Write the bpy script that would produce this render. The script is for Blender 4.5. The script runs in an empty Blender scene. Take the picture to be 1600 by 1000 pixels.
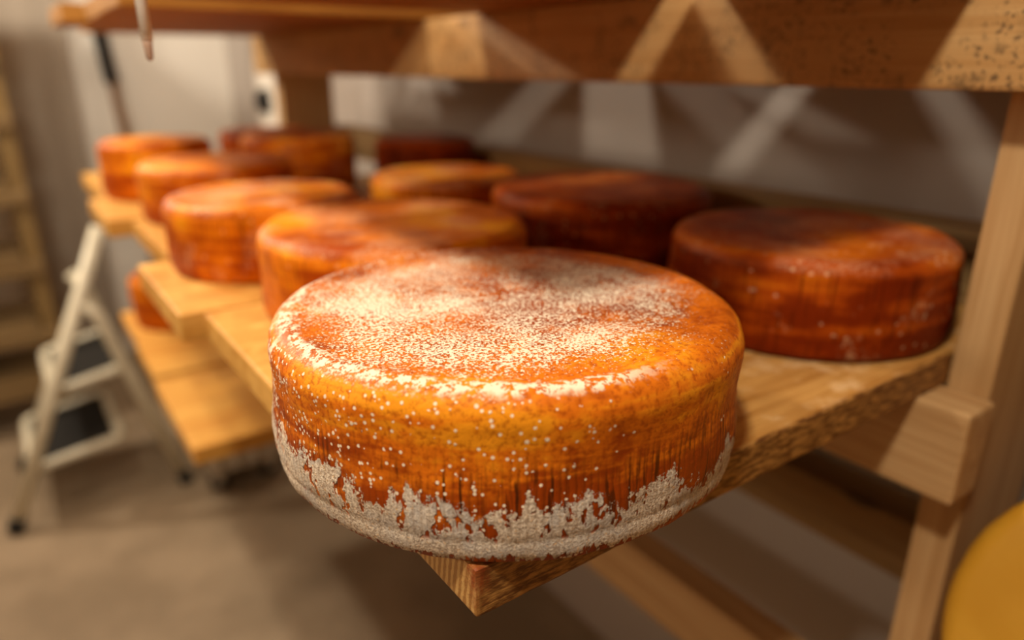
import bpy, bmesh, math, random
from mathutils import Vector, Matrix, noise as mnoise

# ---------------------------------------------------------------- camera, world, lamps, fill light, exposure
scene = bpy.context.scene
COL = scene.collection
FLOOR_DROP = 1.25                      # the lens is 1.25 m above the floor


def Z(z):
    return z + FLOOR_DROP


cam_data = bpy.data.cameras.new('camera')
cam = bpy.data.objects.new('camera', cam_data)
COL.objects.link(cam)
PITCH, YAW = math.radians(19.6), math.radians(35.3)
cam.location = (0, 0, Z(0))
cam.rotation_euler = (math.pi / 2 - PITCH, 0, -YAW)
cam_data.sensor_width = 36.0
cam_data.lens = 1111 / 1600 * 36.0
cam_data.clip_start = 0.02
cam_data.dof.use_dof = True
cam_data.dof.focus_distance = 0.378
cam_data.dof.aperture_fstop = 2.5
cam_data.dof.aperture_blades = 0
scene.camera = cam

world = bpy.data.worlds.new('cellar_air')
scene.world = world
world.use_nodes = True
world.node_tree.nodes['Background'].inputs[0].default_value = (1.0, 0.8, 0.6, 1)
world.node_tree.nodes['Background'].inputs[1].default_value = 0.01


def lamp(name, loc, watts, radius, colour=(1.0, 0.90, 0.73)):
    d = bpy.data.lights.new(name, 'POINT')
    d.energy = watts
    d.shadow_soft_size = radius
    d.color = colour
    o = bpy.data.objects.new(name, d)
    COL.objects.link(o)
    o.location = loc
    return o


lamp('ceiling_lamp_light', (-0.20, 0.00, Z(0.75)), 40.0, 0.05)
lamp('ceiling_lamp_light', (-0.20, 1.12, Z(0.75)), 28.0, 0.06)
lamp('ceiling_lamp_light', (-0.20, 2.10, Z(0.75)), 25.0, 0.06)
lamp('ceiling_lamp_light', (-0.55, 2.75, Z(0.75)), 64.0, 0.05)
lamp('low_fill_light', (-1.45, 0.85, Z(0.46)), 20.0, 0.08)  # unseen fill, added to lift the wall and floor under the rack

scene.view_settings.view_transform = 'Standard'
scene.view_settings.look = 'None'
scene.view_settings.gamma = 1.0
scene.view_settings.use_curve_mapping = False
scene.view_settings.exposure = 0.1
scene.cycles.use_denoising = True
scene.cycles.max_bounces = 10


# ---------------------------------------------------------------- node helper
class Mat:
    def __init__(self, name):
        self.m = bpy.data.materials.new(name)
        self.m.use_nodes = True
        self.t = self.m.node_tree
        self.b = self.t.nodes['Principled BSDF']
        self._co = None

    def put(self, sock, v):
        if v is None:
            return
        if isinstance(v, bpy.types.NodeSocket):
            self.t.links.new(v, sock)
        elif isinstance(v, (tuple, list)) and sock.type == 'RGBA' and len(v) == 3:
            sock.default_value = (*v, 1)
        else:
            sock.default_value = v

    def n(self, kind, **kw):
        nd = self.t.nodes.new(kind)
        for k, v in kw.items():
            setattr(nd, k, v)
        return nd

    def co(self):
        if self._co is None:
            self._co = self.n('ShaderNodeTexCoord').outputs['Object']
        return self._co

    def rand(self):
        return self.n('ShaderNodeObjectInfo').outputs['Random']

    def math(self, op, a, b=None, c=None, clamp=False):
        nd = self.n('ShaderNodeMath', operation=op, use_clamp=clamp)
        self.put(nd.inputs[0], a)
        self.put(nd.inputs[1], b)
        self.put(nd.inputs[2], c)
        return nd.outputs[0]

    def vmath(self, op, a, b=None, out=0):
        nd = self.n('ShaderNodeVectorMath', operation=op)
        self.put(nd.inputs[0], a)
        if b is not None:
            self.put(nd.inputs[1], b)
        return nd.outputs[out]

    def sep(self, v):
        nd = self.n('ShaderNodeSeparateXYZ')
        self.put(nd.inputs[0], v)
        return nd.outputs

    def noise(self, vec, scale=1.0, detail=3, rough=0.55, dist=0.0):
        nd = self.n('ShaderNodeTexNoise')
        self.put(nd.inputs['Vector'], vec)
        nd.inputs['Scale'].default_value = scale
        nd.inputs['Detail'].default_value = detail
        nd.inputs['Roughness'].default_value = rough
        nd.inputs['Distortion'].default_value = dist
        return nd.outputs['Fac']

    def voro(self, vec, scale=1.0, rnd=1.0):
        nd = self.n('ShaderNodeTexVoronoi')
        self.put(nd.inputs['Vector'], vec)
        nd.inputs['Scale'].default_value = scale
        nd.inputs['Randomness'].default_value = rnd
        return nd.outputs['Distance'], nd.outputs['Color']

    def step(self, v, lo, hi, a=0.0, b=1.0):          # smooth ramp, lo may exceed hi
        nd = self.n('ShaderNodeMapRange', interpolation_type='SMOOTHSTEP')
        self.put(nd.inputs['Value'], v)
        if lo <= hi if not isinstance(lo, bpy.types.NodeSocket) else True:
            vals = (lo, hi, a, b)
        else:
            vals = (hi, lo, b, a)
        for k, x in zip(('From Min', 'From Max', 'To Min', 'To Max'), vals):
            self.put(nd.inputs[k], x)
        return nd.outputs[0]

    def mix(self, f, a, b):
        nd = self.n('ShaderNodeMix', data_type='RGBA')
        self.put(nd.inputs['Factor'], f)
        self.put(nd.inputs['A'] if False else nd.inputs[6], a)
        self.put(nd.inputs[7], b)
        return nd.outputs[2]

    def bump(self, h, strength=0.3, dist=0.001, prev=None):
        nd = self.n('ShaderNodeBump')
        self.put(nd.inputs['Height'], h)
        nd.inputs['Strength'].default_value = strength
        nd.inputs['Distance'].default_value = dist
        if prev is not None:
            self.put(nd.inputs['Normal'], prev)
        return nd.outputs[0]

    def done(self, col=None, rough=0.6, normal=None, spec=0.3, metal=0.0):
        self.put(self.b.inputs['Base Color'], col)
        self.put(self.b.inputs['Roughness'], rough)
        self.put(self.b.inputs['Specular IOR Level'], spec)
        self.put(self.b.inputs['Metallic'], metal)
        if normal is not None:
            self.put(self.b.inputs['Normal'], normal)
        return self.m


def wood(name, light, dark, axis='X', rough=0.6, spots=0.0, stain=None, stain_amt=0.0, spec=0.3, mottle=0.0):
    """grain runs along the given axis; every object shifts the pattern by its own random number"""
    M = Mat(name)
    off = M.math('MULTIPLY', M.rand(), 37.0)
    comb = M.n('ShaderNodeCombineXYZ')
    for i in range(3):
        M.put(comb.inputs[i], off)
    p = M.vmath('ADD', M.co(), comb.outputs[0])
    ax = 'XYZ'.index(axis)
    s1 = [55.0] * 3
    s1[ax] = 2.2
    s2 = [420.0] * 3
    s2[ax] = 9.0
    s3 = [9.0] * 3
    s3[ax] = 2.5
    a = M.noise(M.vmath('MULTIPLY', p, tuple(s1)), 1.0, 3, 0.6, 0.6)
    b = M.noise(M.vmath('MULTIPLY', p, tuple(s2)), 1.0, 2, 0.6)
    c = M.noise(M.vmath('MULTIPLY', p, tuple(s3)), 1.0, 3, 0.55)
    g = M.math('ADD', M.math('MULTIPLY', a, 0.65), M.math('MULTIPLY', b, 0.35))
    col = M.mix(M.step(g, 0.33, 0.66), dark, light)
    col = M.mix(M.step(c, 0.35, 0.75, 0.0, 0.55), col, dark)
    # knots
    k1 = [7.0] * 3
    k1[ax] = 3.0
    d, kc = M.voro(M.vmath('MULTIPLY', p, tuple(k1)), 1.0)
    col = M.mix(M.step(d, 0.11, 0.04, 0.0, 0.8), col, tuple(x * 0.28 for x in dark))
    if stain is not None:
        sn = M.noise(M.vmath('ADD', p, (3.1, 7.7, 1.3)), 11.0, 4, 0.6)
        col = M.mix(M.step(sn, 0.42, 0.68, 0.0, stain_amt), col, stain)
    if spots > 0:
        sd = M.noise(p, 230.0, 3, 0.7)
        sa = M.noise(M.vmath('ADD', p, (1.7, 0.3, 5.1)), 14.0, 2, 0.5)
        f = M.math('MULTIPLY', M.step(sd, 0.53, 0.63), M.step(sa, 0.46, 0.58))
        sb = M.noise(M.vmath('ADD', p, (0.4, 2.2, 8.1)), 34.0, 4, 0.65)
        f = M.math('MAXIMUM', f, M.math('MULTIPLY', M.step(sb, 0.58, 0.68), 0.75))
        col = M.mix(M.math('MULTIPLY', f, spots), col, (0.03, 0.022, 0.015))
    if mottle > 0:
        mn = M.noise(M.vmath('ADD', p, (9.0, 2.0, 4.0)), 38.0, 4, 0.65)
        col = M.mix(M.step(mn, 0.5, 0.72, 0.0, mottle), col, tuple(min(1, x * 1.5 + 0.04) for x in light))
    nrm = M.bump(g, 0.35, 0.0012)
    return M.done(col, rough, nrm, spec)


# ---------------------------------------------------------------- mesh helpers
def tag(o, label=None, cat=None, group=None, kind=None):
    if label:
        o['label'] = label
    if cat:
        o['category'] = cat
    if group:
        o['group'] = group
    if kind:
        o['kind'] = kind
    return o


def link(name, me, mat=None, parent=None, loc=(0, 0, 0), rot=(0, 0, 0)):
    o = bpy.data.objects.new(name, me)
    COL.objects.link(o)
    o.location = loc
    o.rotation_euler = rot
    if mat is not None and me is not None and len(me.materials) == 0:
        me.materials.append(mat)
    if parent is not None:
        o.parent = parent
    return o


def empty(name, loc, rot=(0, 0, 0)):
    o = bpy.data.objects.new(name, None)
    COL.objects.link(o)
    o.location = loc
    o.rotation_euler = rot
    o.empty_display_size = 0.05
    return o


def bm_mesh(bm, name, smooth=False):
    me = bpy.data.meshes.new(name)
    bm.normal_update()
    bm.to_mesh(me)
    bm.free()
    if smooth:
        for p in me.polygons:
            p.use_smooth = True
    return me


def plank_mesh(name, lo, hi, axis=0, cuts=24, bevel=0.003, rough=0.0008, seed=0.0, skew=0.0):
    """a sawn plank: bevelled arrises, slightly wavy faces; lo/hi are corners in local space"""
    bm = bmesh.new()
    bmesh.ops.create_cube(bm, size=1.0)
    lo, hi = Vector(lo), Vector(hi)
    for v in bm.verts:
        v.co = Vector(((lo[i] + hi[i]) / 2 + v.co[i] * (hi[i] - lo[i]) for i in range(3)))
    bmesh.ops.bevel(bm, geom=list(bm.edges), offset=bevel, segments=2, affect='EDGES', profile=0.6)
    for i in range(1, cuts):
        t = lo[axis] + (hi[axis] - lo[axis]) * i / cuts
        co = [0, 0, 0]
        co[axis] = t
        no = [0, 0, 0]
        no[axis] = 1
        bmesh.ops.bisect_plane(bm, geom=bm.verts[:] + bm.edges[:] + bm.faces[:], plane_co=co, plane_no=no, dist=1e-6)
    if rough > 0:
        for v in bm.verts:
            q = v.co * 22.0 + Vector((seed, seed * 2.3, 1.7))
            q2 = v.co * 110.0 + Vector((seed, 4.0, seed))
            v.co += (mnoise.noise_vector(q) * 0.7 + mnoise.noise_vector(q2) * 0.5) * rough
            for i in range(3):                       # the sawn size is never exceeded
                v.co[i] = min(max(v.co[i], lo[i]), hi[i])
    if skew:
        for v in bm.verts:
            f = max(0.0, 1 - (v.co.x - lo.x) / (hi.x - lo.x))
            v.co.x += skew * f * ((v.co.y - lo.y) / (hi.y - lo.y) - 0.5)
    return bm_mesh(bm, name, False)


def box_mesh(name, lo, hi, bevel=0.0, seg=2):
    bm = bmesh.new()
    bmesh.ops.create_cube(bm, size=1.0)
    for v in bm.verts:
        v.co = Vector(((lo[i] + hi[i]) / 2 + v.co[i] * (hi[i] - lo[i]) for i in range(3)))
    if bevel:
        bmesh.ops.bevel(bm, geom=list(bm.edges), offset=bevel, segments=seg, affect='EDGES', profile=0.5)
    return bm_mesh(bm, name)


def lathe_mesh(name, prof, n=48, close_top=True, close_bot=True):
    vs, fs = [], []
    for r, z in prof:
        for k in range(n):
            a = 2 * math.pi * k / n
            vs.append((r * math.cos(a), r * math.sin(a), z))
    for i in range(len(prof) - 1):
        for k in range(n):
            k2 = (k + 1) % n
            fs.append((i * n + k, i * n + k2, (i + 1) * n + k2, (i + 1) * n + k))
    if close_bot:
        fs.append(tuple(reversed(range(n))))
    if close_top:
        fs.append(tuple((len(prof) - 1) * n + k for k in range(n)))
    me = bpy.data.meshes.new(name)
    me.from_pydata(vs, [], fs)
    for p in me.polygons:
        p.use_smooth = len(p.vertices) == 4
    return me


def tube_mesh(name, pts, r, n=12, closed=False, flat=1.0):
    """a tube swept along a polyline (already dense where it bends)"""
    pts = [Vector(p) for p in pts]
    vs, fs = [], []
    m = len(pts)
    up = None
    for i, p in enumerate(pts):
        if closed:
            d = (pts[(i + 1) % m] - pts[i - 1]).normalized()
        else:
            d = (pts[min(i + 1, m - 1)] - pts[max(i - 1, 0)]).normalized()
        if up is None:
            up = d.orthogonal().normalized()
        up = (up - d * up.dot(d)).normalized()
        side = d.cross(up)
        rr = r[i] if isinstance(r, (list, tuple)) else r
        for k in range(n):
            a = 2 * math.pi * k / n
            vs.append(p + up * math.cos(a) * rr + side * math.sin(a) * rr * flat)
    rng = m if closed else m - 1
    for i in range(rng):
        j = (i + 1) % m
        for k in range(n):
            k2 = (k + 1) % n
            fs.append((i * n + k, i * n + k2, j * n + k2, j * n + k))
    if not closed:
        fs.append(tuple(reversed(range(n))))
        fs.append(tuple((m - 1) * n + k for k in range(n)))
    me = bpy.data.meshes.new(name)
    me.from_pydata([tuple(v) for v in vs], [], fs)
    for p in me.polygons:
        p.use_smooth = len(p.vertices) == 4
    return me


def arc_corner(pts, rad, seg=6, closed=False):
    """round the corners of a polyline"""
    pts = [Vector(p) for p in pts]
    out = []
    m = len(pts)
    for i, p in enumerate(pts):
        if not closed and i in (0, m - 1):
            out.append(p)
            continue
        a = (pts[i - 1] - p).normalized()
        b = (pts[(i + 1) % m] - p).normalized()
        s, e = p + a * rad, p + b * rad
        for k in range(seg + 1):
            t = k / seg
            out.append(s * (1 - t) ** 2 + p * 2 * t * (1 - t) + e * t ** 2)
    return out


# ---------------------------------------------------------------- materials
def plaster(name, col, dirt, rough=0.55, amt=0.5):
    M = Mat(name)
    a = M.noise(M.co(), 2.4, 5, 0.6)
    b = M.noise(M.co(), 90.0, 3, 0.6)
    c = M.mix(M.step(a, 0.4, 0.75, 0.0, amt), col, dirt)
    return M.done(c, rough, M.bump(b, 0.25, 0.002), 0.35)


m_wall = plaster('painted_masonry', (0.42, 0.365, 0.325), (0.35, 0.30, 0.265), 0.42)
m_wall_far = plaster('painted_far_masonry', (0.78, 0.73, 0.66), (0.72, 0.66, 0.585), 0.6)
m_pier = plaster('beige_pier_plaster', (0.36, 0.30, 0.24), (0.30, 0.245, 0.19), 0.7)
m_ceiling = plaster('brown_bounce_ceiling', (0.19, 0.11, 0.05), (0.12, 0.065, 0.028), 0.7)  # unseen ceiling, brown chosen to warm the bounced light
m_bounce_wall = plaster('brown_bounce_wall', (0.24, 0.15, 0.08), (0.16, 0.095, 0.045), 0.7)  # walls out of view, browned to dim and warm their bounce
Mf = Mat('worn_concrete')
fa = Mf.noise(Mf.co(), 3.2, 5, 0.62)
fb = Mf.noise(Mf.co(), 60.0, 3, 0.6)
fc = Mf.mix(Mf.step(fa, 0.35, 0.7), (0.235, 0.17, 0.105), (0.345, 0.255, 0.165))
m_floor = Mf.done(Mf.mix(Mf.step(fb, 0.4, 0.75, 0.0, 0.25), fc, (0.16, 0.115, 0.08)), 0.6, Mf.bump(fb, 0.2, 0.002), 0.3)

m_rail = wood('aged_pine_rail', (0.56, 0.36, 0.17), (0.40, 0.22, 0.085), 'Y', 0.6, spots=0.0)
m_beam = wood('mould_flecked_rail', (0.58, 0.37, 0.16), (0.42, 0.225, 0.075), 'Y', 0.6, spots=0.7)
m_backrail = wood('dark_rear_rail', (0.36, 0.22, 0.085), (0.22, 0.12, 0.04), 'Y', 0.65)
m_post = wood('pine_post', (0.56, 0.36, 0.17), (0.42, 0.24, 0.095), 'Z', 0.6)
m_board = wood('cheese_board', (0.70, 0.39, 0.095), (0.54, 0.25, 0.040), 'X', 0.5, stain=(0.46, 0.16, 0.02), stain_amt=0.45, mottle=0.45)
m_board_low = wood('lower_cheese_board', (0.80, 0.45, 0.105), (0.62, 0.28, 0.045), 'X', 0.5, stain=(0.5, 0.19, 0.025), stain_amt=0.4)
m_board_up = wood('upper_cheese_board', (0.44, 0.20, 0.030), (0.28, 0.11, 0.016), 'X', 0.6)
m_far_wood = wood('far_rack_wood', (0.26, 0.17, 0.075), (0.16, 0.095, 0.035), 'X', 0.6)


def board_front():
    """front board: same pine, end grain on the near end, a red-brown rind stain round its corner"""
    M = Mat('rind_stained_board')
    p = M.co()
    x, y, z = M.sep(p)
    a = M.noise(M.vmath('MULTIPLY', p, (2.5, 60.0, 60.0)), 1.0, 3, 0.6, 0.8)
    b = M.noise(M.vmath('MULTIPLY', p, (14.0, 700.0, 700.0)), 1.0, 3, 0.65)
    c = M.noise(p, 16.0, 4, 0.6)
    g = M.math('ADD', M.math('MULTIPLY', a, 0.5), M.math('MULTIPLY', b, 0.5))
    col = M.mix(M.step(g, 0.36, 0.62), (0.36, 0.15, 0.025), (0.62, 0.34, 0.10))
    mo = M.noise(M.vmath('ADD', p, (9.0, 2.0, 4.0)), 42.0, 4, 0.65)
    col = M.mix(M.step(mo, 0.5, 0.7, 0.0, 0.55), col, (0.80, 0.56, 0.30))
    col = M.mix(M.step(c, 0.5, 0.7, 0.0, 0.5), col, (0.42, 0.14, 0.015))
    # the near long side is coloured darker for its shade, with brown flecks
    side = M.step(y, 0.004, 0.0015)
    fl = M.noise(M.vmath('MULTIPLY', p, (60.0, 260.0, 260.0)), 1.0, 3, 0.7)
    sc = M.mix(M.step(fl, 0.38, 0.66), (0.12, 0.040, 0.008), (0.46, 0.23, 0.06))
    col = M.mix(side, col, sc)
    # growth-ring lines on the end
    end = M.step(x, 0.004, 0.0015)
    w = M.n('ShaderNodeTexWave', wave_type='RINGS', rings_direction='X')
    M.put(w.inputs['Vector'], M.vmath('ADD', p, (0.0, 0.33, 0.05)))
    w.inputs['Scale'].default_value = 60.0
    w.inputs['Distortion'].default_value = 1.5
    w.inputs['Detail Scale'].default_value = 3.0
    ec = M.mix(M.step(w.outputs['Fac'], 0.25, 0.8), (0.38, 0.18, 0.045), (0.62, 0.36, 0.12))
    col = M.mix(end, col, ec)
    # rind stain: distance from the near top corner
    d = M.vmath('LENGTH', M.vmath('MULTIPLY', M.vmath('SUBTRACT', p, (0.0, 0.0, 0.030)), (1.0, 1.0, 0.42)), out=1)
    d = M.math('ADD', d, M.math('MULTIPLY', M.math('SUBTRACT', M.noise(p, 220.0, 4, 0.7), 0.5), 0.022))
    col = M.mix(M.step(d, 0.012, 0.002, 0.0, 0.8), col, (0.26, 0.040, 0.005))
    nrm = M.bump(g, 0.6, 0.0012)
    nrm = M.bump(fl, 0.5, 0.0012, nrm)
    return M.done(col, 0.5, nrm, 0.35)


def cheese_mat(name, h, R, amber, orange, rust, mould=0.0, dry=0.0, seed=0.0, top_dust=0.0):
    """washed rind: amber to rust mottling, cloth-print streaks on the side, pale specks"""
    M = Mat(name)
    p0 = M.co()
    p = M.vmath('ADD', p0, (seed, seed * 1.7, seed * 0.6))
    x, y, z = M.sep(p0)
    top = M.step(z, h - 0.012, h - 0.003)
    big = M.noise(p, 17.0, 4, 0.6)
    band = M.noise(M.vmath('MULTIPLY', p, (7.0, 7.0, 75.0)), 1.0, 3, 0.55)
    fine = M.noise(p, 260.0, 3, 0.65)
    streak = M.noise(M.vmath('MULTIPLY', p, (330.0, 330.0, 16.0)), 1.0, 2, 0.5)
    v = M.math('ADD', M.math('MULTIPLY', big, 0.5), M.math('MULTIPLY', band, 0.5))
    v = M.math('ADD', v, M.step(z, 0.01, h, -0.075, 0.035))
    col = M.mix(M.step(v, 0.40, 0.54), rust, orange)
    col = M.mix(M.step(v, 0.52, 0.62), col, amber)
    col = M.mix(M.step(fine, 0.45, 0.25, 0.0, 0.6), col, rust)
    st = M.math('MULTIPLY', M.step(streak, 0.46, 0.34), M.math('SUBTRACT', 1.0, top))
    col = M.mix(M.math('MULTIPLY', st, 0.6), col, tuple(q * 0.45 for q in rust))
    # pale dots
    d, kc = M.voro(p, 150.0)
    ks = M.sep(kc)
    keep = M.step(ks[0], 0.80, 0.84)
    dot = M.math('MULTIPLY', M.step(d, 0.34, 0.2), keep)
    col = M.mix(M.math('MULTIPLY', dot, 0.55 * (mould + 0.3)), col, (0.80, 0.58, 0.36))
    if top_dust > 0:
        dn = M.noise(M.vmath('ADD', p, (5.0, 1.0, 2.0)), 13.0, 3, 0.6)
        gr = M.noise(p, 330.0, 2, 0.6)
        f = M.math('MULTIPLY', M.step(gr, 0.42, 0.58), M.step(dn, 0.44, 0.62))
        col = M.mix(M.math('MULTIPLY', M.math('MULTIPLY', f, top), top_dust), col, (0.82, 0.56, 0.36))
    if mould > 0:
        mn = M.noise(M.vmath('ADD', p, (2.0, 8.0, 3.0)), 20.0, 4, 0.65)
        gr2 = M.noise(p, 210.0, 3, 0.7)
        f = M.math('MULTIPLY', M.step(mn, 0.54, 0.64), M.step(gr2, 0.46, 0.58))
        col = M.mix(M.math('MULTIPLY', f, mould), col, (0.74, 0.52, 0.30))
    nrm = M.bump(M.math('ADD', M.math('MULTIPLY', streak, 0.6), fine), 0.5, 0.0012)
    M.b.inputs['Specular Tint'].default_value = (1.0, 0.55, 0.22, 1)
    return M.done(col, 0.50, nrm, 0.22)


def front_cheese_mat(h, R):
    M = Mat('white_bloomed_rind')
    p = M.co()
    x, y, z = M.sep(p)
    top = M.step(z, h - 0.006, h - 0.0015)
    side = M.math('SUBTRACT', 1.0, top)
    amber, orange, rust = (0.80, 0.29, 0.012), (0.66, 0.16, 0.007), (0.30, 0.045, 0.003)
    big = M.noise(p, 15.0, 5, 0.6)
    band = M.noise(M.vmath('MULTIPLY', p, (6.0, 6.0, 70.0)), 1.0, 3, 0.55)
    fine = M.noise(p, 300.0, 4, 0.7)
    mid = M.noise(p, 75.0, 3, 0.6)
    streak = M.noise(M.vmath('MULTIPLY', p, (430.0, 430.0, 9.0)), 1.0, 2, 0.4)
    v = M.math('ADD', M.math('MULTIPLY', big, 0.34), M.math('MULTIPLY', band, 0.40))
    v = M.math('ADD', v, M.math('MULTIPLY', mid, 0.26))
    # height trend: amber shoulder, rusty foot
    trend = M.step(z, 0.025, 0.090, -0.105, 0.055)
    v = M.math('ADD', v, M.math('MULTIPLY', trend, side))
    rip = M.noise(M.vmath('MULTIPLY', p, (10.0, 10.0, 130.0)), 1.0, 3, 0.5, 0.6)
    v = M.math('ADD', v, M.math('MULTIPLY', M.math('MULTIPLY', M.math('SUBTRACT', rip, 0.5), 0.34), side))
    col = M.mix(M.step(v, 0.40, 0.54), rust, orange)
    col = M.mix(M.step(v, 0.52, 0.64), col, amber)
    col = M.mix(M.step(fine, 0.52, 0.34, 0.0, 0.62), col, rust)
    lowmask = M.step(z, 0.066, 0.045)
    sn = M.noise(M.vmath('ADD', p, (4.0, 4.0, 4.0)), 26.0, 2, 0.5)
    st = M.math('MULTIPLY', M.step(streak, 0.44, 0.33), M.math('MULTIPLY', lowmask, M.step(sn, 0.35, 0.6)))
    col = M.mix(M.math('MULTIPLY', st, 0.8), col, (0.055, 0.012, 0.002))
    ang = M.math('ARCTAN2', M.math('MULTIPLY', y, -1.0), M.math('MULTIPLY', x, -1.0))
    wv = M.math('SINE', M.math('ADD', M.math('MULTIPLY', ang, 236.0), M.math('MULTIPLY', mid, 5.0)))
    clothm = M.math('MULTIPLY', M.math('MULTIPLY', M.step(z, 0.074, 0.050), side), M.step(sn, 0.30, 0.62))
    col = M.mix(M.math('MULTIPLY', M.step(wv, 0.15, 0.95, 0.0, 0.42), clothm), col, (0.10, 0.018, 0.002))
    wv2 = M.math('SINE', M.math('ADD', M.math('MULTIPLY', ang, 112.0), M.math('MULTIPLY', big, 6.0)))
    cn = M.noise(M.vmath('ADD', M.vmath('MULTIPLY', p, (60.0, 60.0, 26.0)), (2.0, 3.0, 5.0)), 1.0, 2, 0.5)
    crk = M.math('MULTIPLY', M.step(wv2, 0.80, 0.97), M.math('MULTIPLY', M.step(cn, 0.50, 0.60), M.step(z, 0.060, 0.048)))
    col = M.mix(M.math('MULTIPLY', M.math('MULTIPLY', crk, side), 0.85), col, (0.045, 0.012, 0.003))
    white = (0.86, 0.74, 0.57)
    grey = (0.66, 0.58, 0.50)
    # directions in the horizontal plane: left = towards the aisle, near = towards the lens
    left = M.math('MULTIPLY', M.math('ADD', M.math('MULTIPLY', x, -0.9), M.math('MULTIPLY', y, 0.1)), 1.0 / R)
    near = M.math('MULTIPLY', M.math('ADD', M.math('MULTIPLY', x, -0.57), M.math('MULTIPLY', y, -0.82)), 1.0 / R)
    right = M.math('MULTIPLY', M.math('ADD', M.math('MULTIPLY', x, 0.82), M.math('MULTIPLY', y, -0.57)), 1.0 / R)
    rr = M.vmath('LENGTH', M.vmath('MULTIPLY', p, (1, 1, 0)), out=1)
    # ---- dots on the side, thicker on the left
    d1n = M.noise(p, 700.0, 2, 0.6)
    d1, c1 = M.voro(p, 235.0)
    k1 = M.sep(c1)
    clump = M.noise(M.vmath('ADD', p, (1.0, 6.0, 2.0)), 24.0, 3, 0.6)
    thr = M.math('ADD', M.math('ADD', 1.245, M.math('MULTIPLY', right, 0.20)), M.math('MULTIPLY', clump, -0.80))
    keep = M.math('GREATER_THAN', k1[0], thr)
    size = M.math('MULTIPLY_ADD', k1[1], 0.20, 0.10)
    dot = M.math('MULTIPLY', M.step(M.math('ADD', d1, M.math('MULTIPLY', d1n, 0.25)), M.math('ADD', size, 0.15), M.math('ADD', size, 0.08)), keep)
    d2, c2 = M.voro(M.vmath('ADD', p, (0.3, 0.7, 0.1)), 380.0)
    k2 = M.sep(c2)
    thr2 = M.math('ADD', M.math('ADD', 1.225, M.math('MULTIPLY', right, 0.22)), M.math('MULTIPLY', clump, -0.72))
    dot2 = M.math('MULTIPLY', M.math('LESS_THAN', d2, 0.36), M.math('GREATER_THAN', k2[0], thr2))
    dots = M.math('MULTIPLY', M.math('MAXIMUM', dot, dot2), side)
    # ---- crust patches near the left silhouette
    cr = M.noise(M.vmath('ADD', p, (3.0, 2.0, 7.0)), 60.0, 4, 0.7)
    crust = M.math('MULTIPLY', M.math('MULTIPLY', M.step(cr, 0.54, 0.60), M.step(right, -0.72, -0.92)), side)
    # ---- dust on the top
    gr = M.noise(p, 560.0, 3, 0.62)
    gr_b = M.noise(M.vmath('ADD', p, (8.0, 8.0, 8.0)), 150.0, 3, 0.6)
    grain = M.math('ADD', M.math('MULTIPLY', gr, 0.84), M.math('MULTIPLY', gr_b, 0.16))
    dl = M.noise(M.vmath('ADD', p, (6.0, 3.0, 0.0)), 15.0, 4, 0.6)
    dens = M.math('ADD', M.math('MULTIPLY', dl, 0.42), M.math('MULTIPLY', right, -0.055))
    dens = M.math('ADD', dens, M.step(rr, 0.09, 0.137, 0.035, -0.085))
    dens = M.math('ADD', dens, M.math('MULTIPLY', near, 0.02))
    dust = M.math('MULTIPLY', M.step(M.math('ADD', grain, dens), 0.705, 0.768), top)
    # ---- white ring on the near rim
    rn = M.noise(M.vmath('MULTIPLY', p, (1.0, 1.0, 0.0)), 70.0, 4, 0.65)
    ringpos = M.math('ABSOLUTE', M.math('SUBTRACT', rr, M.math('MULTIPLY_ADD', rn, 0.016, 0.1295)))
    sector = M.math('MULTIPLY', M.step(near, 0.12, 0.5), M.step(right, 0.62, 0.30))
    lsect = M.math('MULTIPLY', M.step(right, -0.55, -0.9), M.step(near, -0.65, -0.1))
    sector = M.math('MAXIMUM', sector, lsect)
    ring = M.math('MULTIPLY', M.step(ringpos, 0.0066, 0.0022), M.step(M.math('ADD', gr_b, M.math('MULTIPLY', gr, 0.5)), 0.70, 0.76))
    ring = M.math('MULTIPLY', M.math('MULTIPLY', ring, sector), M.step(z, h - 0.014, h - 0.008))
    # ---- grey-white bloom round the foot, with a ragged upper edge
    e1 = M.noise(M.vmath('MULTIPLY', p, (1, 1, 0)), 22.0, 3, 0.55)
    e2 = M.noise(M.vmath('MULTIPLY', p, (230.0, 230.0, 45.0)), 1.0, 3, 0.6)
    e3 = M.noise(p, 120.0, 5, 0.75)
    edge = M.math('ADD', 0.0345, M.math('MULTIPLY', M.math('SUBTRACT', e1, 0.5), 0.060))
    edge = M.math('ADD', edge, M.math('MULTIPLY', M.math('SUBTRACT', e2, 0.5), 0.022))
    edge = M.math('ADD', edge, M.math('MULTIPLY', M.math('SUBTRACT', e3, 0.5), 0.050))
    edge = M.math('ADD', edge, M.math('MULTIPLY', right, -0.007))
    bloom = M.step(M.math('SUBTRACT', edge, z), -0.0006, 0.0008)
    low = M.math('ADD', 0.0040, M.math('MULTIPLY', M.math('SUBTRACT', e2, 0.5), 0.026))
    low = M.math('ADD', low, M.math('MULTIPLY', right, 0.0018))
    bloom = M.math('MULTIPLY', bloom, M.step(M.math('SUBTRACT', z, low), -0.0004, 0.0008))
    hole = M.math('MULTIPLY', M.step(M.noise(M.vmath('MULTIPLY', p, (120.0, 120.0, 55.0)), 1.0, 3, 0.6), 0.56, 0.60), M.step(z, 0.013, 0.018))
    bloom = M.math('MULTIPLY', bloom, M.math('SUBTRACT', 1.0, hole))
    bg = M.noise(p, 620.0, 3, 0.75)
    bcol = M.mix(M.step(bg, 0.36, 0.62), (0.40, 0.30, 0.22), (0.84, 0.72, 0.57))
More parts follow.
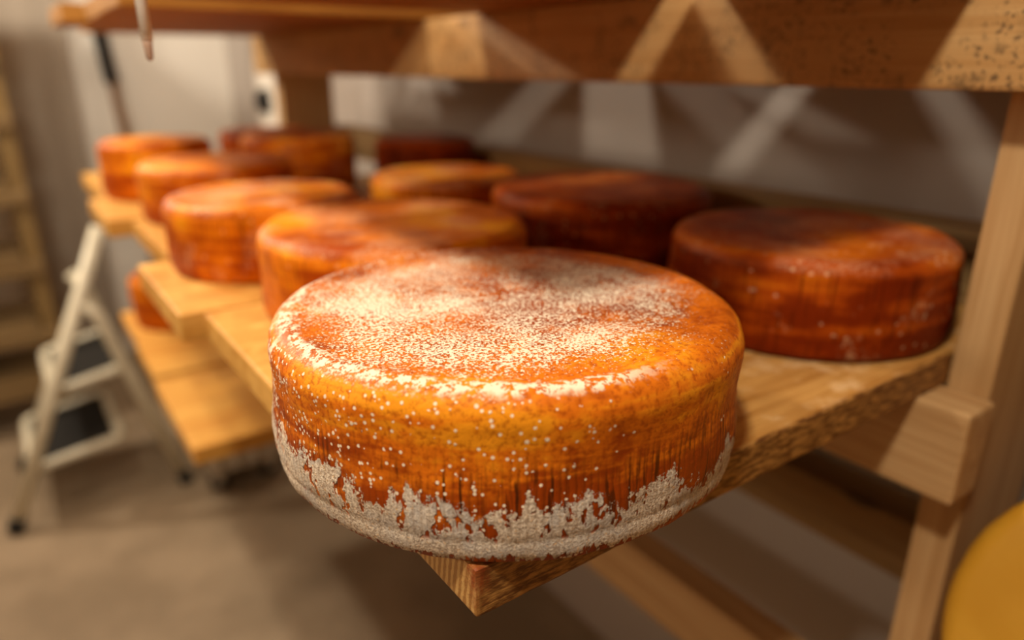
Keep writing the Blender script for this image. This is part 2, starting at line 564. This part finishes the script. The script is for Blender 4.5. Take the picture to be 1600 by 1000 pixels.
    bcol = M.mix(M.step(M.noise(M.vmath('ADD', p, (3.0, 3.0, 9.0)), 34.0, 3, 0.6), 0.45, 0.66, 0.0, 0.55), bcol, (0.52, 0.50, 0.48))
    bcol = M.mix(M.math('MULTIPLY', M.step(wv, 0.2, 0.95, 0.0, 0.35), M.step(z, 0.012, 0.02)), bcol, (0.36, 0.26, 0.18))
    bcol = M.mix(M.step(M.noise(p, 500.0, 2, 0.6), 0.60, 0.72, 0.0, 0.6), bcol, (0.85, 0.50, 0.20))
    wmask = M.math('MAXIMUM', M.math('MAXIMUM', dots, dust), M.math('MAXIMUM', ring, crust))
    col = M.mix(M.math('MULTIPLY', wmask, 0.92), col, white)
    col = M.mix(bloom, col, bcol)
    # a few dark pits with crusts on the right
    allw = M.math('MAXIMUM', wmask, bloom)
    hgt = M.math('ADD', M.math('MULTIPLY', allw, 0.45), M.math('MULTIPLY', fine, 0.5))
    hgt = M.math('ADD', hgt, M.math('MULTIPLY', M.math('MULTIPLY', bg, bloom), 1.2))
    hgt = M.math('SUBTRACT', hgt, M.math('MULTIPLY', M.math('MULTIPLY', wv, clothm), 0.10))
    hgt = M.math('ADD', hgt, M.math('MULTIPLY', M.math('MULTIPLY', streak, lowmask), 0.6))
    nrm = M.bump(hgt, 0.7, 0.0013)
    ro = M.math('MULTIPLY_ADD', allw, 0.4, 0.44)
    M.b.inputs['Specular Tint'].default_value = (1.0, 0.60, 0.28, 1)
    return M.done(col, ro, nrm, 0.26)


# ---------------------------------------------------------------- the room
X_WALL, Y_BACK, Y_NEAR, X_LEFT, Z_TOP = 0.93, 3.55, -1.6, -1.7, 1.0


def slab(name, lo, hi, mat):
    o = link(name, box_mesh(name, lo, hi), mat)
    tag(o, kind='structure')
    return o


slab('floor', (X_LEFT - 0.1, Y_NEAR - 0.1, -0.1), (X_WALL + 0.1, Y_BACK + 0.1, 0), m_floor)
slab('ceiling', (X_LEFT - 0.1, Y_NEAR - 0.1, Z(Z_TOP)), (X_WALL + 0.1, Y_BACK + 0.1, Z(Z_TOP) + 0.1), m_ceiling)
slab('wall_right', (X_WALL, Y_NEAR - 0.1, 0), (X_WALL + 0.1, Y_BACK + 0.1, Z(Z_TOP)), m_wall)
slab('wall_left', (X_LEFT - 0.1, Y_NEAR - 0.1, 0), (X_LEFT, Y_BACK + 0.1, Z(Z_TOP)), m_bounce_wall)
slab('wall_back', (X_LEFT, Y_BACK, 0), (X_WALL, Y_BACK + 0.1, Z(Z_TOP)), m_wall_far)
slab('wall_front', (X_LEFT, Y_NEAR - 0.1, 0), (X_WALL, Y_NEAR, Z(Z_TOP)), m_bounce_wall)
# the pier beside the far wall
slab('wall_pier', (0.02, 3.49, 0), (0.302, Y_BACK, Z(Z_TOP)), m_pier)

# ---------------------------------------------------------------- the rack the wheels lie on
X_RAIL, X_POST, X_POSTB, X_REAR = 0.60, 0.645, 0.79, 0.855
rack = tag(empty('cheese_rack', (X_POST, 0.216, 0)),
           'pine rack of posts and rails along the white wall carrying the cheese boards', 'rack')
RO = Vector((X_POST, 0.216, 0))


def rack_part(name, lo, hi, mat, axis, seed, bevel=0.004, cuts=10):
    lo, hi = Vector(lo), Vector(hi)
    c = (lo + hi) / 2
    me = plank_mesh(name, lo - c, hi - c, axis, cuts, bevel, 0.0008, seed)
    return link(name, me, mat, rack, c - RO)


rack_part('post', (X_POST, 0.211, 0), (X_POSTB, 0.2472, Z(0.85)), m_post, 2, 1.0)
rack_part('post', (X_POST, 1.975, 0), (X_POSTB, 2.022, Z(0.85)), m_post, 2, 2.0)
RAILS = (('upper', -0.017, 0.072, -0.35, m_beam), ('middle', -0.352, -0.266, 0.205, m_rail), ('lower', -0.703, -0.617, -0.35, m_rail))
for nm, z0, z1, y0, mt in RAILS:
    rack_part('rail', (X_RAIL, y0, Z(z0)), (X_POST, 2.03, Z(z1)), mt, 1, z0 * 9)
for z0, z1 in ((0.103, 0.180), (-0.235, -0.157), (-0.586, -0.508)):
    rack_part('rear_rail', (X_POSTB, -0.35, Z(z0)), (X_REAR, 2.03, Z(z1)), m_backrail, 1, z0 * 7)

# ---------------------------------------------------------------- loose boards
BT = 0.030


def board(x0, y0, y1, ztop, mat, label, seed, group, x1=0.835, cuts=14, skew=0.0, rough=0.0008, bevel=0.003):
    me = plank_mesh('shelf_board', (0, 0, 0), (x1 - x0, y1 - y0, BT), 0, cuts, bevel, rough, seed, skew)
    o = link('shelf_board', me, mat, None, (x0, y0, Z(ztop - BT) + 0.0003))
    return tag(o, label, 'board', group)


G1, G2, G3 = 'boards of the middle shelf', 'boards of the lower shelf', 'boards of the upper shelf'
H1, H2, H3 = -0.236, -0.587, 0.102
board(0.1530, 0.2478, 0.495, H1, board_front(), 'rind-stained board under the white-bloomed front wheel, one corner jutting out', 3.0, G1, cuts=60, bevel=0.0022, rough=0.0009)
board(0.139, 0.498, 0.738, H1, m_board, 'board just behind the front board, under the second wheel of the aisle row', 4.0, G1)
board(0.116, 0.746, 0.985, H1, m_board, 'board with a bright lit end jutting out furthest, below the third aisle-row wheel', 5.0, G1)
board(0.157, 1.005, 1.290, H1, m_board, 'board set back beyond the furthest-jutting one, under the yellow-streaked fourth wheel', 6.0, G1)
board(0.122, 1.315, 1.56, H1, m_board, 'board under the last small wheel of the aisle row', 7.0, G1)
board(0.150, 1.57, 1.965, H1, m_board, 'last board of the middle shelf, next to the far rack post', 8.0, G1, x1=0.64)
board(0.165, 1.13, 1.46, H2, m_board_low, 'bright bare lower board above the grey wheeled tub', 9.0, G2)
board(0.170, 1.49, 1.70, H2, m_board_low, 'lower board behind the bare one, shaded by the shelf above', 10.0, G2)
board(0.175, 1.705, 1.965, H2, m_board_low, 'farthest lower board beside the step ladder, under a rusty wheel', 11.0, G2, x1=0.64)
UP = ((0.165, 0.258, 0.502, 'upper board nearest the lens, its edge over the near post'),
      (0.160, 0.566, 0.752, 'second upper board, past the first gap that lets light through'),
      (0.168, 0.755, 0.935, 'third upper board, tight against the second one'),
      (0.160, 1.085, 1.285, 'fourth upper board, past the wide gap that lets light through'),
      (0.166, 1.290, 1.500, 'fifth upper board, behind the hanging white cord'),
      (0.132, 1.505, 1.730, 'upper board with a pale end sticking out beyond the others'),
      (0.205, 1.735, 1.968, 'last upper board, its brown underside over the far wheels'))
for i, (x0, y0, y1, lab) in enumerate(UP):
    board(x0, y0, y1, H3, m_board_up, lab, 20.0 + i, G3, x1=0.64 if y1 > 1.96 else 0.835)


# ---------------------------------------------------------------- cheeses
def cheese_mesh(R, h, seed, n=96, detail=1, dish=0.0015, lip=0.0):
    """one closed surface: flat base, bulging foot, slightly waisted side, round shoulder, dished top"""
    prof = [(R - 0.022, 0.0), (R - 0.0062, 0.0005), (R - 0.0038, 0.0022), (R - 0.0022, 0.0065)]
    ns = 10 * detail
    for i in range(ns + 1):
        t = i / ns
        z = 0.012 + (h - 0.027) * t
        r = R - 0.0014 * max(0.0, 1 - t / 0.30) ** 1.3 + 0.0007 * math.sin(6.5 * t + seed) - 0.0006 * t
        if lip:
            r -= lip * math.exp(-((z - 0.0155) / 0.0022) ** 2)
        prof.append((r, z))
    rs = 0.015
    for i in range(1, 6 + 1):
        a = i / 6 * math.pi / 2
        prof.append((R - 0.0006 - rs + rs * math.cos(a), h - rs + rs * math.sin(a)))
    rb = R - rs - 0.0006
    for i in range(1, 9 * detail):
        t = i / (9 * detail)
        r = rb * (1 - t)
        prof.append((r, h - dish * (1 - (r / rb) ** 2) - 0.0008 * math.sin(min(1, t * 5) * math.pi)))
    vs, fs = [(0, 0, 0.0)], []
    for r, z in prof:
        for k in range(n):
            a = 2 * math.pi * k / n
            q = Vector((r * math.cos(a), r * math.sin(a), z))
            dr = 0.0022 * mnoise.noise(Vector((math.cos(a) * 1.6 + seed, math.sin(a) * 1.6, z * 14)))
            dr += 0.0009 * mnoise.noise(q * 60 + Vector((seed, 0, 0)))
            if detail > 1:
                dr += 0.00035 * mnoise.noise(q * 260 + Vector((seed, 1, 0)))
            dz = 0.0011 * mnoise.noise(q * 22 + Vector((0, seed, 0))) if z > 0.02 else 0.0
            f = (r + dr) / r if r > 0.02 else 1.0
            vs.append((q.x * f, q.y * f, z + dz))
    vs.append((0, 0, h - dish))
    m = len(prof)
    for k in range(n):
        fs.append((0, 1 + (k + 1) % n, 1 + k))
    for i in range(m - 1):
        for k in range(n):
            k2 = (k + 1) % n
            fs.append((1 + i * n + k, 1 + i * n + k2, 1 + (i + 1) * n + k2, 1 + (i + 1) * n + k))
    t = len(vs) - 1
    for k in range(n):
        fs.append((1 + (m - 1) * n + k, 1 + (m - 1) * n + (k + 1) % n, t))
    me = bpy.data.meshes.new('washed_rind_cheese')
    me.from_pydata(vs, [], fs)
    for p in me.polygons:
        p.use_smooth = True
    return me


def cheese(x, y, R, h, label, seed, mat, zs=H1, group='ripening washed-rind wheels on the rack', n=96, detail=1, dish=0.0015, lip=0.0):
    o = link('washed_rind_cheese', cheese_mesh(R, h, seed, n, detail, dish, lip), mat, None, (x, y, Z(zs) + 0.0010))
    return tag(o, label, 'cheese', group)


cheese(0.251, 0.362, 0.150, 0.094, 'big sharp front wheel, white bloom round its foot and powdery top', 0.3,
       front_cheese_mat(0.094, 0.150), n=320, detail=3, lip=0.0008)
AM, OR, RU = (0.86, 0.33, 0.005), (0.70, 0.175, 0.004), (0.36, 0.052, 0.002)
AM_SHADE, OR_SHADE, RU_SHADE = (0.54, 0.125, 0.005), (0.38, 0.060, 0.003), (0.18, 0.018, 0.0015)  # same rind with the shade under the upper boards put into its colours
WH = [
    # x, y, R, h, colours, mould, dust, label
    (0.628, 0.386, 0.132, 0.086, (AM_SHADE, OR_SHADE, RU_SHADE), 0.35, 0.2, 'shade-tinted rust wheel by the near post, right of the front wheel'),
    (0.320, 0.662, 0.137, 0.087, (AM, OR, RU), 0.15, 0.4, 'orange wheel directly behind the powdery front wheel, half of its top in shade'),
    (0.605, 0.664, 0.136, 0.097, (AM_SHADE, OR_SHADE, RU_SHADE), 0.2, 0.1, 'shaded red-brown wheel between the dark near-post wheel and the one behind the front wheel'),
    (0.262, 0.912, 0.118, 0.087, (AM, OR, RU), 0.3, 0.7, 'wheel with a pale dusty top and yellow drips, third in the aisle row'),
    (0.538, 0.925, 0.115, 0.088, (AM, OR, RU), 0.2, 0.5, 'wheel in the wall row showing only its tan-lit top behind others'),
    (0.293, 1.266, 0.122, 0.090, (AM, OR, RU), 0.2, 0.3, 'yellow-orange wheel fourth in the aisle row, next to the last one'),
    (0.690, 1.270, 0.098, 0.105, (OR_SHADE, RU_SHADE, (0.07, 0.008, 0.001)), 0.0, 0.0, 'wheel tinted almost black-red for deep shade against the rear rail'),
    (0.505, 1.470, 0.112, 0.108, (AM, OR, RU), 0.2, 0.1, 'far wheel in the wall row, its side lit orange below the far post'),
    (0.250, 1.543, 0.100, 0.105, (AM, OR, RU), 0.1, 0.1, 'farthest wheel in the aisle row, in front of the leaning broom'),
    (0.535, 1.790, 0.105, 0.094, (AM_SHADE, OR_SHADE, RU_SHADE), 0.0, 0.0, 'farthest dark wheel in the wall row, in front of the far post'),
]
for i, (x, y, R, h, cs, mo, du, lab) in enumerate(WH):
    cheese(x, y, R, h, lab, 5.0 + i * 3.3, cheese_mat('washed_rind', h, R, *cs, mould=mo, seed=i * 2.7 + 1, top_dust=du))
cheese(0.300, 1.835, 0.110, 0.115, 'rusty wheel on the lower shelf beside the step ladder', 61.0,
       cheese_mat('washed_rind', 0.115, 0.11, AM, OR, RU, mould=0.0, seed=31.0), zs=H2)
cheese(0.480, 1.60, 0.110, 0.10, 'dark wheel deep on the lower shelf, mostly hidden by the upper boards', 64.0,
       cheese_mat('washed_rind', 0.10, 0.11, AM_SHADE, OR_SHADE, RU_SHADE, mould=0.0, seed=34.0), zs=H2)

# the young wheel standing on its edge against the near post
My = Mat('young_yellow_rind')
ya = My.noise(My.co(), 9.0, 4, 0.6)
yb = My.noise(My.co(), 140.0, 3, 0.6)
m_young = My.done(My.mix(My.step(ya, 0.35, 0.7), (0.56, 0.28, 0.020), (0.66, 0.36, 0.035)), 0.5, My.bump(yb, 0.15, 0.001), 0.3)
board(0.36, -0.30, 0.17, H2, m_board_low, 'lower board of the neighbouring bay carrying the smooth yellow wheel', 71.0, G2, x1=0.835)
yw = link('young_cheese', cheese_mesh(0.150, 0.085, 77.0, 128, 1, 0.001), m_young)
tag(yw, 'smooth mustard-yellow young wheel standing on edge before the near post', 'cheese')
yn = Vector((-0.90, -0.14, 0.42)).normalized()
yw.rotation_mode = 'QUATERNION'
yw.rotation_quaternion = yn.to_track_quat('Z', 'Y')
yc = Vector((0.640, 0.045, Z(-0.4305))) + yn * 0.0425
yw.location = yc - yn * 0.085

# ---------------------------------------------------------------- step ladder
Ml = Mat('cream_enamel')
m_enamel = Ml.done(Ml.mix(Ml.step(Ml.noise(Ml.co(), 30.0, 3, 0.6), 0.4, 0.7), (0.70, 0.64, 0.49), (0.62, 0.56, 0.42)), 0.4, None, 0.4)
Mr = Mat('black_rubber')
m_rubber = Mr.done(Mr.mix(Mr.noise(Mr.co(), 80.0, 2, 0.5), (0.012, 0.011, 0.010), (0.022, 0.020, 0.018)), 0.7, None, 0.2)
LX, LY = 0.06, 2.40
ladder = tag(empty('step_ladder', (LX, LY, 0)), 'cream tubular step ladder with two black treads standing beside the lower boards', 'ladder')


def L(x, y, z):
    return (x - LX, y - LY, Z(z))


for bx, by, tx, ty, tz in ((-0.158, 2.20, 0.183, 2.20, -0.41), (-0.120, 2.58, 0.181, 2.50, -0.535)):
    lg = link('front_leg', tube_mesh('front_leg', [L(bx, by, -1.215), L(tx, ty, tz)], 0.0185, 16), m_enamel, ladder)
    link('rubber_foot', tube_mesh('rubber_foot', [L(bx - 0.010, by, -1.2395), L(bx + 0.006, by, -1.20)], 0.0215, 16), m_rubber, lg)
for yy in (2.20, 2.56):
    lg = link('rear_leg', tube_mesh('rear_leg', [L(0.283, yy, -1.215), L(0.140, yy, -0.655), L(0.112, yy, -0.612)], 0.0175, 16), m_enamel, ladder)
    link('rubber_foot', tube_mesh('rubber_foot', [L(0.288, yy, -1.2395), L(0.280, yy, -1.20)], 0.0205, 16), m_rubber, lg)
link('top_bar', tube_mesh('top_bar', [L(0.160, 2.20, -0.465), L(0.181, 2.50, -0.535)], 0.014, 16), m_enamel, ladder)
for zt, xa, xb in ((-0.86, -0.005, 0.178), (-1.075, -0.095, 0.135)):
    dz = 0.035
    fr = arc_corner([L(xa, 2.215, zt), L(xb, 2.215, zt + dz), L(xb, 2.585, zt + dz), L(xa, 2.585, zt)], 0.03, 5, True)
    link('tread_frame', tube_mesh('tread_frame', fr, 0.0135, 10, True), m_enamel, ladder)
    bm = bmesh.new()
    bmesh.ops.create_cube(bm, size=1.0)
    ctr = Vector(((xa + xb) / 2 - LX, 0.0, Z(zt + dz / 2)))
    for v in bm.verts:
        v.co = Vector((v.co.x * (xb - xa - 0.026), v.co.y * 0.344, v.co.z * 0.008))
    bmesh.ops.bevel(bm, geom=list(bm.edges), offset=0.003, segments=2, affect='EDGES')
    tr = link('tread', bm_mesh(bm, 'tread'), m_rubber, ladder, ctr, (0, -math.atan2(dz, xb - xa), 0))
link('spreader_bar', tube_mesh('spreader_bar', [L(0.26, 2.20, -1.12), L(0.26, 2.56, -1.12)], 0.010, 10), m_enamel, ladder)

# ---------------------------------------------------------------- grey tub on castors
Mg = Mat('grey_plastic')
m_grey = Mg.done(Mg.mix(Mg.noise(Mg.co(), 12.0, 3, 0.6), (0.56, 0.51, 0.43), (0.64, 0.59, 0.50)), 0.5, None, 0.35)
tub = tag(empty('wheeled_tub', (0.445, 2.22, 0)), 'grey ribbed tub on black castors under the lower boards', 'tub')
bm = bmesh.new()
wv = []
for z, hx, hy in ((0.075, 0.105, 0.155), (0.32, 0.130, 0.185), (0.32, 0.122, 0.177), (0.085, 0.097, 0.147)):
    wv.append([bm.verts.new((sx * hx, sy * hy, z)) for sx, sy in ((-1, -1), (1, -1), (1, 1), (-1, 1))])
for a, b in ((0, 1), (1, 2), (2, 3)):
    for k in range(4):
        bm.faces.new((wv[a][k], wv[a][(k + 1) % 4], wv[b][(k + 1) % 4], wv[b][k]))
bm.faces.new(list(reversed(wv[0])))
bm.faces.new(wv[3])
link('tub_body', bm_mesh(bm, 'tub_body'), m_grey, tub)
link('rim', tube_mesh('rim', arc_corner([(-0.13, -0.185, 0.318), (0.13, -0.185, 0.318), (0.13, 0.185, 0.318), (-0.13, 0.185, 0.318)], 0.03, 5, True), 0.010, 8, True), m_grey, tub)
for sx in (-1, -0.33, 0.33, 1):
    link('rib', box_mesh('rib', (-0.007, -0.010, 0), (0.007, 0.006, 0.215), 0.002), m_grey, tub, (sx * 0.085, -0.158, 0.090), (math.radians(7), 0, 0))
wheel_me = lathe_mesh('castor', [(0.010, -0.013), (0.026, -0.013), (0.030, -0.009), (0.030, 0.009), (0.026, 0.013), (0.010, 0.013)], 24)
fork_me = box_mesh('castor_fork', (-0.014, -0.018, 0.028), (0.014, 0.018, 0.078), 0.003)
for sx in (-1, 1):
    for sy in (-1, 1):
        c = link('castor', wheel_me, m_rubber, tub, (sx * 0.078, sy * 0.118, 0.030), (math.pi / 2, 0, 0.4 * sx))
        link('castor_fork', fork_me, m_grey, tub, (sx * 0.078, sy * 0.118, 0.0))

# ---------------------------------------------------------------- broom leaning on the far wall
Mb = Mat('broom_shaft_wood')
m_shaft = Mb.done(Mb.mix(Mb.noise(Mb.vmath('MULTIPLY', Mb.co(), (40, 40, 3)), 1.0, 3, 0.6), (0.20, 0.11, 0.06), (0.29, 0.17, 0.10)), 0.5, None, 0.3)
Mbr = Mat('broom_bristle')
m_brist = Mbr.done(Mbr.mix(Mbr.noise(Mbr.vmath('MULTIPLY', Mbr.co(), (200, 200, 8)), 1.0, 2, 0.5), (0.30, 0.18, 0.05), (0.42, 0.27, 0.09)), 0.8, None, 0.2)
b0, b1 = Vector((0.475, 3.20, 0.075)), Vector((0.432, 3.535, Z(0.16)))
bl = (b1 - b0).length
broom = tag(empty('broom', b0), 'wooden broom with a black grip leaning against the white far wall', 'broom')
broom.rotation_mode = 'QUATERNION'
broom.rotation_quaternion = (b1 - b0).to_track_quat('Z', 'Y')
link('handle', tube_mesh('handle', [(0, 0, 0.0), (0, 0, bl - 0.20)], 0.017, 12), m_shaft, broom)
link('grip', tube_mesh('grip', [(0, 0, bl - 0.235), (0, 0, bl - 0.22), (0, 0, bl - 0.03), (0, 0, bl - 0.012)], [0.020, 0.027, 0.027, 0.018], 14), m_rubber, broom)
hd = link('broom_head', box_mesh('broom_head', (-0.14, -0.025, -0.02), (0.14, 0.025, 0.02), 0.006), m_shaft, broom)
bm = bmesh.new()
random.seed(3)
for i in range(260):
    x, y = random.uniform(-0.132, 0.132), random.uniform(-0.02, 0.02)
    w = 0.0022
    vs = [bm.verts.new(q) for q in ((x - w, y, -0.02), (x + w, y, -0.02), (x, y + w, -0.02), (x * 1.08, y * 1.4, -0.066))]
    for t in ((0, 1, 3), (1, 2, 3), (2, 0, 3)):
        bm.faces.new([vs[k] for k in t])
bs = link('bristles', bm_mesh(bm, 'bristles'), m_brist, broom)
tag(bs, kind='stuff')

# ---------------------------------------------------------------- hanging cord
Mc = Mat('white_cord_plastic')
m_cord = Mc.done(Mc.mix(Mc.noise(Mc.co(), 60.0, 2, 0.5), (0.84, 0.78, 0.70), (0.78, 0.71, 0.62)), 0.5, None, 0.35)
Mt = Mat('tan_toggle')
m_toggle = Mt.done(Mt.mix(Mt.noise(Mt.co(), 300.0, 2, 0.5), (0.52, 0.36, 0.27), (0.44, 0.29, 0.21)), 0.5, None, 0.3)
cord = tag(empty('pull_cord', (0.104, 0.605, Z(0.018))), 'white pull cord hanging in front of the upper boards with a small tan toggle', 'cord')
pts = [(0.0006 * math.sin(z * 9), 0, z) for z in [i * 0.06 for i in range(0, 17)]]
link('cord_line', tube_mesh('cord_line', pts, 0.0042, 10), m_cord, cord)
link('toggle', lathe_mesh('toggle', [(0.0008, -0.014), (0.0026, -0.012), (0.0032, -0.003), (0.0042, 0.002)], 14), m_toggle, cord)

# ---------------------------------------------------------------- switch box on the far wall
sw = tag(empty('wall_switch', (X_WALL, 2.86, Z(-0.135)), (0, 0, -math.pi / 2)), 'white wall box with a black rotary knob just left of the far rack post', 'switch')
link('switch_case', box_mesh('switch_case', (-0.13, -0.05, -0.16), (0.13, 0.0, 0.16), 0.008), m_cord, sw)
kn = link('switch_knob', lathe_mesh('switch_knob', [(0.046, 0.0), (0.046, 0.02), (0.040, 0.03), (0.018, 0.03), (0.016, 0.045), (0.004, 0.047)], 24), m_rubber, sw, (0.0, -0.0502, 0.012), (math.pi / 2, 0, 0))

# ---------------------------------------------------------------- the rack at the end of the aisle
fr_o = Vector((-0.42, 3.0, 0))
far = tag(empty('far_rack', fr_o), 'shadowed wooden rack with many shelves at the end of the aisle, behind the ladder', 'rack')


def far_part(name, lo, hi, mat, axis, seed):
    lo, hi = Vector(lo), Vector(hi)
    c = (lo + hi) / 2
    return link(name, plank_mesh(name, lo - c, hi - c, axis, 6, 0.004, 0.001, seed), mat, far, c - fr_o)


m_far_post = wood('far_post_wood', (0.27, 0.175, 0.065), (0.19, 0.115, 0.04), 'Z', 0.6)  # post wood darkened in colour to stand in for shadow
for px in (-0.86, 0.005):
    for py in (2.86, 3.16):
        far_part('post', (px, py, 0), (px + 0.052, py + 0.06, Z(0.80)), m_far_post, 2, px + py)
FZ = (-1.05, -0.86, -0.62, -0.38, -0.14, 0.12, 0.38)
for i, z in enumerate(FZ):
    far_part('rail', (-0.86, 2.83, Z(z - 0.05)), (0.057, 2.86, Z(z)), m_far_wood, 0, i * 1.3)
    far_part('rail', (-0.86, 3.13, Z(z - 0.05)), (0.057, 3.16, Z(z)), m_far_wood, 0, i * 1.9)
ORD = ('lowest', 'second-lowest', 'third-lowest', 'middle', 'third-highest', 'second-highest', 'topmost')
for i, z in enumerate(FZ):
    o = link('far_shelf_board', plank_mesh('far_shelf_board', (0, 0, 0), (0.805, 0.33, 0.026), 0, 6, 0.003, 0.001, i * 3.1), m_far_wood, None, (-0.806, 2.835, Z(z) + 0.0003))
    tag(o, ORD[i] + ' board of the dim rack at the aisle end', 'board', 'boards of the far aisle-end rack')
